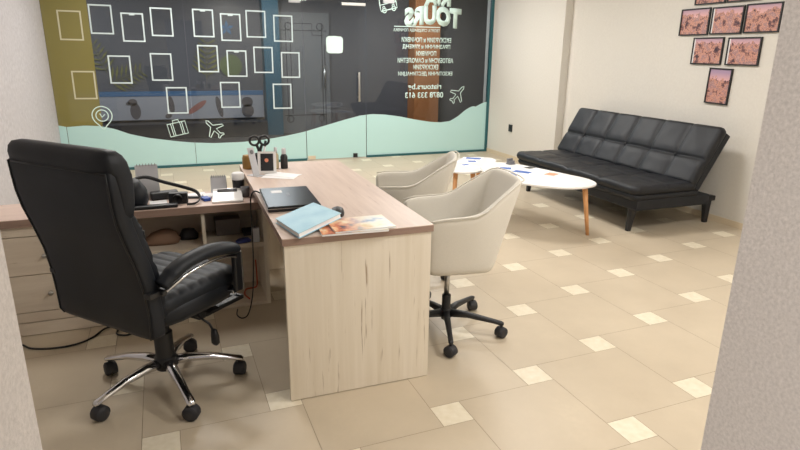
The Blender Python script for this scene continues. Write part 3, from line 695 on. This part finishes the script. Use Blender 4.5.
sheet('leaflet', 1.80, 2.52, .4502, .10, .21, -.4, B_, 'blue and white leaflet on the big table, nearest the tub chair', 'leaflet', LG, [(-.4, .3, -.45, .1)])
sheet('leaflet', 1.94, 2.55, .4502, .10, .21, .6, B_, 'blue leaflet at the centre of the big table', 'leaflet', LG, [(-.45, .45, -.3, .45)])
sheet('leaflet', 2.11, 2.69, .4502, .10, .16, .3, [M['paper'], M['blackp']], 'white leaflet with a dark block near the sofa edge', 'leaflet', LG, [(-.45, .45, -.1, .4)])
sheet('leaflet', 2.12, 2.40, .4502, .13, .14, .5, [M['paper'], M['orangep']], 'pale leaflet with orange print on the big table', 'leaflet', LG, [(-.45, .45, -.4, .3)])
mb = MB().box(-.035, .035, -.03, .03, 0, .008).box(-.035, .035, .005, .02, .008, .055).box(-.035, .035, -.02, -.005, .008, .035)
solo('card_holder', mb, M['grey'], 'small dark grey card holder on the far end of the big table', 'card holder', (2.03, 2.93, .4502), .3)

# ------------------------------------------------------------------ framed pictures on the right wall
def picture_mat(name, seed, blue=0):
    t = MT(name, (200, 150, 140), .4); v = t.coord(); mp = t.n('ShaderNodeMapping'); mp.inputs['Location'].default_value = (seed*3.1, seed*1.7, seed)
    t.nt.links.new(v, mp.inputs['Vector']); vv = mp.outputs['Vector']
    f = t.noise(vv, 14, 6, .65); f2 = t.noise(vv, 15, 7, .78)
    sx = t.n('ShaderNodeSeparateXYZ'); t.nt.links.new(v, sx.inputs[0])
    sky = t.n('ShaderNodeMapRange'); sky.inputs['From Min'].default_value = -.12; sky.inputs['From Max'].default_value = .12; t.nt.links.new(sx.outputs['Z'], sky.inputs['Value'])
    skyc = t.ramp(sky.outputs[0], [(.5, (242, 192, 164)), (.75, (216, 170, 172)), (1, (172, 146, 172))])
    land = t.ramp(f2, [(.33, (46, 40, 54)), (.44, (118, 80, 84)), (.50, (222, 164, 140)), (.56, (140, 110, 122)), (.64, (214, 168, 152)), (.72, (96, 110, 144))])
    ad = t.n('ShaderNodeMath', operation='MULTIPLY_ADD'); ad.inputs[1].default_value = .22; t.nt.links.new(f, ad.inputs[0]); ad.inputs[2].default_value = -.045
    gt = t.n('ShaderNodeMath', operation='GREATER_THAN'); t.nt.links.new(sx.outputs['Z'], gt.inputs[0]); t.nt.links.new(ad.outputs[0], gt.inputs[1])
    t.color(t.mix(gt.outputs[0], land, skyc)); return t.m
PW = 3.66
PICS = [(2.133, 1.207, .242, .312, 1.2, 'upright framed sunset print, lowest of the picture pyramid'),
 (2.314, 1.509, .332, .236, 0, 'framed sunset landscape in the row of two, farther from the doorway wall'),
 (1.944, 1.506, .322, .232, 0, 'framed sunset landscape in the row of two, nearer the doorway wall'),
 (2.502, 1.766, .33, .236, 0, 'framed sunset landscape in the row of three, farthest along the wall'),
 (2.156, 1.766, .322, .23, 0, 'framed sunset landscape in the middle of the row of three'),
 (1.815, 1.77, .325, .232, 0, 'framed sunset landscape in the row of three, partly cut by the doorway wall'),
 (2.365, 2.03, .33, .236, 0, 'framed print at the picture top edge above the row of three, left one'),
 (2.02, 2.03, .33, .236, 0, 'framed print at the picture top edge above the row of three, right one')]
for k, (y, z, w_, h_, tl, lab) in enumerate(PICS):
    e = thing('picture_frame', lab, 'picture', (PW-.0005, y+(y+1.832)*.0066, z), 0, 'framed prints on the right wall'); e.rotation_euler = (math.radians(tl), 0, 0)
    b_ = .011; a, c_ = w_/2, h_/2
    MB().box(-.018, 0, -a, a, c_-b_, c_).box(-.018, 0, -a, a, -c_, -c_+b_).box(-.018, 0, -a, -a+b_, -c_+b_, c_-b_).box(-.018, 0, a-b_, a, -c_+b_, c_-b_).build('frame', M['blackp'], e)
    MB().box(-.010, -.004, -a+b_, a-b_, -c_+b_, c_-b_).build('print', picture_mat('sunset_print', k+1), e)
    if k in (1, 2, 4): MB().box(-.0115, -.010, a-b_-.012, a-b_, -c_+b_, c_-b_).build('print_margin', M['paper'], e)
e = thing('wall_socket', 'small black wall socket on the cream wall beside the glass', 'socket', (3.555, 5.47, .44))
MB().box(-.014, 0, -.045, .045, -.05, .05).build('socket_plate', M['blackp'], e, bevel=.003)
k_ = MB().lathe([(.02, 0), (.022, .002), (.016, .002), (.014, .0005)], n=16).build('socket_face', M['rubber'], e)
k_.rotation_euler = (0, -PI/2, 0); k_.location = (-.0135, 0, 0)

# ------------------------------------------------------------------ on the main desk
def quadplate(mb, P, z0, z1): mb.loft([[Vector((x, y, z0)) for x, y in P], [Vector((x, y, z1)) for x, y in P]]); return mb
e = thing('laptop', 'closed black laptop with glossy lid on the desk', 'laptop', (-.425, .985, DZ), math.radians(-2))
MB().box(-.122, .122, -.20, .20, .003, .017).build('base', M['blackp'], e, bevel=.004)
MB().box(-.124, .124, -.202, .202, .018, .028).build('lid', M['glossblack'], e, bevel=.005)
MB().box(-.126, .126, -.204, .204, .0165, .0185).build('edge_trim', M['steel'], e)
MB().box(-.075, -.02, .075, .13, .0281, .0284).build('sticker', M['paper'], e)
MB().box(-.005, .01, .0, .065, .0281, .0286).build('lid_badge', M['grey'], e)
mb = MB()
for x in (-.1, .1):
    for y in (-.17, .17): mb.cyl((x, y, 0), (x, y, .004), .008, n=10)
mb.build('rubber_feet', M['rubber'], e)
e = thing('notebook', 'thick pale blue notebook lying on the desk in front of the laptop', 'notebook', (-.413, .565, DZ+.0105)); e.rotation_euler = (0, -.072, 0)
P = [(-.135, .045), (.07, .213), (.14, -.03), (-.084, -.215)]
sc_ = lambda s_: [(x*s_, y*s_) for x, y in P]
quadplate(MB(), sc_(.965), .003, .020).build('pages', M['paper'], e)
t = MT('pale_blue_cover', (168, 208, 226), .5); v = t.coord(); f = t.noise(v, 9, 5); t.color(t.ramp(f, [(.35, (158, 200, 220)), (.65, (182, 217, 232))])); M['bcov'] = t.m
quadplate(quadplate(MB(), P, .020, .023), P, 0, .003).build('cover', M['bcov'], e, bevel=.001)
t = MT('magazine_cover', (200, 170, 140), .35); v = t.coord(); f = t.noise(v, 16, 3, .6); f2 = t.noise(v, 9, 3)
sx = t.n('ShaderNodeSeparateXYZ'); t.nt.links.new(v, sx.inputs[0]); mr = t.n('ShaderNodeMapRange'); mr.inputs['From Min'].default_value = -.10; mr.inputs['From Max'].default_value = .05
t.nt.links.new(sx.outputs['X'], mr.inputs['Value'])
warm = t.ramp(f, [(.34, (50, 56, 70)), (.44, (196, 104, 62)), (.55, (226, 170, 120)), (.66, (240, 226, 200))])
cool = t.ramp(f2, [(.35, (150, 176, 206)), (.46, (226, 228, 226)), (.6, (238, 232, 214)), (.7, (206, 186, 130))])
t.color(t.mix(mr.outputs[0], warm, cool)); M['mag'] = t.m
e = thing('magazine', 'lower magazine under the colourful one at the desk front edge', 'magazine', (-.255, .455, DZ), math.radians(-3), 'magazines on the desk')
MB().box(-.14, .14, -.10, .10, 0, .008).build('pages', M['paper'], e); MB().box(-.141, .141, -.101, .101, .008, .0092).build('cover', M['mag'], e)
e = thing('magazine', 'colourful magazine with orange cover lying on top at the desk front edge', 'magazine', (-.216, .454, DZ+.0095), math.radians(0), 'magazines on the desk')
MB().box(-.13, .13, -.095, .095, 0, .006).build('pages', M['paper'], e); MB().box(-.131, .131, -.096, .096, .006, .0072).build('cover', M['mag'], e)
e = thing('computer_mouse', 'black computer mouse between the laptop and the magazines', 'mouse', (-.258, .668, DZ), math.radians(75))
MB().loft([sell(0, 0, .055, .030, .0, 20, 2.6), sell(0, 0, .057, .032, .01, 20, 2.6), sell(-.004, 0, .048, .027, .026, 20, 2.4), sell(-.008, 0, .028, .016, .034, 20, 2.2)]).build('mouse_body', M['blackp'], e, smooth=True)
MB().loft([sell(.03, 0, .010, .003, .02, 10), sell(.03, 0, .010, .003, .030, 10)]).build('scroll_wheel', M['grey'], e)
# pen holder with scissors
e = thing('pen_holder', 'black pen cup behind the small framed card at the desk end', 'pen holder', (-.445, 1.885, DZ))
MB().lathe([(.038, 0), (.04, .004), (.04, .095), (.036, .095), (.035, .008), (.001, .006)], n=24).build('cup', M['blackp'], e, smooth=True)
mb = MB(); Rx = Matrix.Rotation(PI/2, 4, 'X')
e = thing('scissors', 'scissors with two round black handles standing in the pen cup', 'scissors', (-.445, 1.885, DZ))
for s_ in (-1, 1):
    h = MB(); h.torus((s_*.031+.002, -.005, .178), .028, .0075, Rx); h.tube([(s_*.018, -.005, .155), (s_*.006, -.005, .125), (0, -.005, .09)], .009, 8); h.build('handle', M['blackp'], e, smooth=True)
    MB().box(-.006+s_*.002, .006+s_*.002, -.006+s_*.0016, -.0035+s_*.0016, .010, .09).build('blade', M['steel'], e)
e = thing('marker_pen', 'white capped pen leaning in the pen cup', 'pen', (-.415, 1.89, DZ))
MB().tube([(-.02, 0, .01), (.005, 0, .14)], .007, 10).build('barrel', M['paper'], e, smooth=True); MB().tube([(.005, 0, .14), (.012, 0, .175)], .008, 10).build('cap', M['blackp'], e, smooth=True)
e = thing('photo_stand', 'small white framed card with a dark picture on the desk end', 'photo frame', (-.428, 1.70, DZ), math.radians(-14))
Mt = Matrix.Rotation(math.radians(-10), 4, 'X')
MB().box(-.055, .055, -.004, .004, 0, .135, Mt).build('frame', M['white'], e)
MB().box(-.038, .038, -.006, -.004, .018, .122, Mt).build('picture', M['pline'], e)
mb = MB(); mb.prism(circ(-.002, .082, .012, 12), .006, .0068, Mt @ Matrix(((1, 0, 0, 0), (0, 0, -1, 0), (0, 1, 0, 0), (0, 0, 0, 1)))); mb.build('picture_motif', M['orangep'], e)
MB().box(-.02, .02, 0, .002, 0, .10, Matrix.Translation((0, .056, 0)) @ Matrix.Rotation(math.radians(18), 4, 'X')).build('stand', M['white'], e)
e = thing('card_stand', 'white leaning card stand at the left end of the desk', 'card stand', (-.497, 1.66, DZ), math.radians(38))
Mt = Matrix.Rotation(math.radians(-14), 4, 'X')
MB().box(-.025, .025, -.002, .002, 0, .17, Mt).build('panel', M['lgrey'], e); MB().box(-.03, .03, -.04, .05, 0, .003).build('foot', M['lgrey'], e)
k_ = MB().lathe([(.013, 0), (.013, .003), (.001, .0035)], n=16).build('dark_disc', M['grey'], e)
k_.rotation_euler = (PI/2-math.radians(14), 0, 0); k_.location = (0, .031, .14)
solo('gold_tin', MB().lathe([(.036, 0), (.038, .003), (.038, .07), (.034, .075), (.034, .085), (.001, .086)], n=24), M['brass'], 'small gold tin beside the pen cup on the desk', 'tin', (-.515, 1.905, DZ), smooth=True)
e = thing('spray_bottle', 'small black bottle with silver cap on the desk end', 'bottle', (-.30, 1.845, DZ))
MB().lathe([(.021, 0), (.023, .004), (.023, .075), (.016, .088), (.012, .092)], n=20).build('bottle_body', M['blackp'], e, smooth=True)
MB().lathe([(.013, .092), (.014, .095), (.014, .125), (.008, .13), (.001, .131)], n=16).build('cap', M['lgrey'], e, smooth=True)
e = thing('clear_bottle', 'pale bottle between the card frame and the black bottle', 'bottle', (-.35, 1.855, DZ))
MB().lathe([(.017, 0), (.018, .004), (.018, .085), (.01, .10)], n=20).build('bottle_body', plain('pale_amber', (196, 182, 150), .3), e, smooth=True); MB().lathe([(.01, .10), (.01, .135), (.001, .136)], n=14).build('cap', M['lgrey'], e, smooth=True)
PG = 'white papers on the desk end'
for k, (x, y, r_, lab) in enumerate(((-.37, 1.59, -.5, 'white paper sheet on the desk below the card frame, lowest of the pile'), (-.345, 1.63, -.75, 'white paper sheet on the desk, topmost of the pile below the card frame'))):
    solo('paper_sheet', MB().box(-.10, .10, -.055, .055, 0, .0015), M['paper'], lab, 'paper', (x, y, DZ+.0002+.0018*k), r_, PG)

# ------------------------------------------------------------------ on the side cabinet
e = thing('desk_phone', 'white desk calculator with dark display on the side cabinet', 'calculator', (-.68, 1.555, SZ), math.radians(-4))
mb = MB(); mb.loft([[Vector((-.085, -.085, 0)), Vector((.085, -.085, 0)), Vector((.085, .10, 0)), Vector((-.085, .10, 0))], [Vector((-.085, -.085, .012)), Vector((.085, -.085, .012)), Vector((.08, .10, .045)), Vector((-.08, .10, .045))]])
mb.build('case', M['white'], e, bevel=.004)
Mk = Matrix.Translation((0, -.085, .0122)) @ Matrix.Rotation(math.atan2(.033, .185), 4, 'X')
MB().box(-.055, .055, .13, .168, 0, .0025, Mk).build('display', M['pline'], e)
e.name = 'desk_calculator'
def tent(name, x, y, rz, w_, h_, d_, lab, mat, z=SZ):
    e = thing(name, lab, 'calendar', (x, y, z), rz)
    for s_, nm in ((-1, 'front_page'), (1, 'rear_page')):
        mb = MB(); mb.loft([[Vector((-w_, s_*d_, 0)), Vector((w_, s_*d_, 0)), Vector((w_, s_*(d_-.003), 0)), Vector((-w_, s_*(d_-.003), 0))], [Vector((-w_, s_*.002, h_)), Vector((w_, s_*.002, h_)), Vector((w_, -s_*.001, h_)), Vector((-w_, -s_*.001, h_))]])
        mb.build(nm, mat, e)
    mb = MB()
    for k in range(7): mb.torus((-w_*.8+w_*1.6*k/6, 0, h_), .007, .0016, Matrix.Rotation(PI/2, 4, 'Y'), 12, 5)
    mb.build('spiral_binding', M['grey'], e)
    return e
e = tent('desk_calendar', -.715, 1.725, math.radians(-8), .045, .105, .03, 'small pale spiral desk calendar behind the white calculator', M['lgrey'])
tent('desk_calendar', -1.105, 1.752, math.radians(4), .06, .19, .04, 'tall pale spiral calendar behind the black leather chair', M['lgrey'])
solo('blue_box', MB().box(-.02, .02, -.03, .03, 0, .018), M['blue'], 'small blue block left of the white calculator', 'block', (-.80, 1.575, SZ), .3, bevel=.003)
solo('paper_sheet', MB().box(-.06, .06, -.05, .05, 0, .003), M['paper'], 'white note paper beside the small calendar, left one', 'paper', (-.85, 1.72, SZ), .2)
solo('note_pad', MB().box(-.045, .045, -.045, .045, 0, .012), M['paper'], 'white note pad in front of the small spiral calendar', 'note pad', (-.765, 1.655, SZ), .1)
solo('open_booklet', MB().box(-.045, .045, -.06, .06, 0, .004), M['paper'], 'white booklet under the black straps on the side cabinet', 'booklet', (-1.052, 1.57, SZ), .05)
e = thing('shoulder_bag', 'small black bag with long strap partly behind the leather chair', 'bag', (-1.165, 1.585, SZ), .2)
MB().loft([sell(0, 0, .05, .085, 0, 20, 3), sell(0, 0, .062, .10, .03, 20, 3), sell(0, 0, .058, .095, .09, 20, 3), sell(0, 0, .03, .06, .135, 20, 3), sell(0, 0, .008, .03, .145, 20, 3)]).build('bag_body', M['leather'], e, smooth=True)
MB().tube(spline([(.0, .03, .135), (.07, .05, .14), (.16, .03, .105), (.25, -.005, .075), (.312, -.048, .05), (.318, -.11, .024), (.283, -.157, .010), (.235, -.166, .010)], 6, False), .009, 8, (.5, 1.1)).build('strap', M['blackp'], e, smooth=True)
e = thing('camera', 'small black camera on the side cabinet in front of the strap', 'camera', (-.945, 1.555, SZ), -.1)
MB().box(-.05, .05, -.022, .022, 0, .062).build('camera_body', M['blackp'], e, bevel=.006)
MB().lathe([(.026, 0), (.026, .03), (.022, .034), (.018, .03), (.001, .028)], n=20).build('lens', M['glossblack'], e, smooth=True)
for k_ in e.children:
    if k_.name.startswith('lens'): k_.rotation_euler = (PI/2, 0, 0); k_.location = (0, -.022, .032)
solo('black_case', MB().box(-.075, .075, -.03, .03, 0, .045), M['blackp'], 'flat black case behind the white booklet', 'case', (-1.02, 1.685, SZ), .15, bevel=.008)
solo('black_bar', MB().box(-.09, .09, -.015, .015, 0, .012), M['blackp'], 'thin black bar lying behind the camera', 'pen case', (-.90, 1.655, SZ), -.25, bevel=.004)
solo('black_sleeve', MB().box(-.14, .14, -.022, .022, 0, .02), M['blackp'], 'long black sleeve at the cabinet front edge beside the chair', 'sleeve', (-1.09, 1.470, SZ), .03, bevel=.006)
e = thing('travel_mug', 'dark mug with pale lid in the corner by the desk', 'mug', (-.605, 1.675, SZ))
MB().lathe([(.028, 0), (.032, .004), (.035, .085), (.034, .09)], n=22).build('mug_body', M['blackp'], e, smooth=True); MB().lathe([(.036, .09), (.037, .095), (.036, .125), (.03, .13), (.001, .131)], n=22).build('lid', M['paper'], e, smooth=True)
solo('grey_cup', MB().lathe([(.02, 0), (.022, .003), (.026, .06), (.023, .06), (.02, .006), (.001, .005)], n=20), M['grey'], 'small grey cup between the dark mug and the desk', 'cup', (-.575, 1.595, SZ), smooth=True)
# inside the open shelves
SH = .3925
solo('grey_box', MB().box(-.07, .07, -.045, .045, 0, .085).box(-.075, .075, -.05, .05, .085, .10), plain('grey_card', (128, 120, 114), .7), 'grey lidded box at the back of the right shelf', 'box', (-.685, 1.70, SH), 0, bevel=.003)
solo('blue_pack', MB().loft([sell(0, 0, .04, .022, 0, 16), sell(0, 0, .045, .026, .01, 16), sell(.003, 0, .03, .018, .022, 16)]), plain('blue_wrapper', (58, 66, 130), .4), 'small dark blue packet at the front of the right shelf', 'packet', (-.615, 1.49, SH), .3, smooth=True)
e = thing('power_adapter', 'upright white power adapter on the right shelf', 'adapter', (-.545, 1.475, SH))
MB().box(-.022, .022, -.015, .015, 0, .085).build('adapter_body', M['lgrey'], e, bevel=.004); MB().cyl((0, 0, .085), (0, 0, .095), .006, n=10).build('cable_collar', M['grey'], e)
solo('dark_pouch', MB().loft([sell(0, 0, .05, .04, 0, 16, 3), sell(0, 0, .055, .045, .02, 16, 3), sell(0, 0, .035, .03, .055, 16, 3), sell(0, 0, .01, .01, .062, 16, 3)]), M['rubber'], 'dark pouch on the left shelf beside the divider', 'pouch', (-.91, 1.67, SH), smooth=True)
solo('brown_bag', MB().loft([sell(0, 0, .09, .05, 0, 20, 3), sell(0, 0, .10, .06, .02, 20, 3), sell(.01, 0, .07, .045, .06, 20, 2.6), sell(.02, 0, .03, .02, .08, 20, 2.4)]), plain('brown_bag', (128, 100, 80), .8), 'crumpled brown bag on the left shelf', 'bag', (-1.055, 1.62, SH), smooth=True)
solo('dark_folder', MB().box(-.045, .045, -.06, .06, 0, .02), M['rubber'], 'dark folder lying behind the white adapter on the right shelf', 'folder', (-.556, 1.66, SH), .0, bevel=.003)
solo('orange_cord', MB().tube(spline([(-.60, 1.50, .027), (-.62, 1.58, .027), (-.60, 1.66, .027), (-.54, 1.68, .027), (-.525, 1.74, .06), (-.525, 1.76, .18)], 6, False), .005, 6), M['red'], 'orange cord lying in the bottom of the open cabinet', 'cord', smooth=True)

# ------------------------------------------------------------------ cables
solo('laptop_cable', MB().tube(spline([(-.54, 1.16, .755), (-.568, 1.20, .757), (-.583, 1.25, .70), (-.582, 1.28, .55), (-.585, 1.29, .35), (-.60, 1.29, .15), (-.63, 1.29, .03), (-.665, 1.29, .005), (-.69, 1.34, .005), (-.68, 1.42, .005)], 6, False), .004, 6), M['blackp'], 'thin black cable hanging from the laptop to the floor', 'cable', smooth=True)
solo('floor_cable', MB().tube(spline([(-1.80, 1.38, .006), (-1.747, 1.325, .006), (-1.70, 1.275, .006), (-1.60, 1.245, .006), (-1.50, 1.255, .006), (-1.43, 1.31, .006), (-1.38, 1.40, .006), (-1.30, 1.425, .006), (-1.22, 1.40, .006), (-1.20, 1.34, .006), (-1.26, 1.28, .006), (-1.315, 1.31, .006), (-1.30, 1.37, .006), (-1.2, 1.415, .008), (-1.1, 1.42, .006)], 6, False), .005, 6), M['blackp'], 'black cable curling across the floor before the drawers', 'cable', smooth=True)
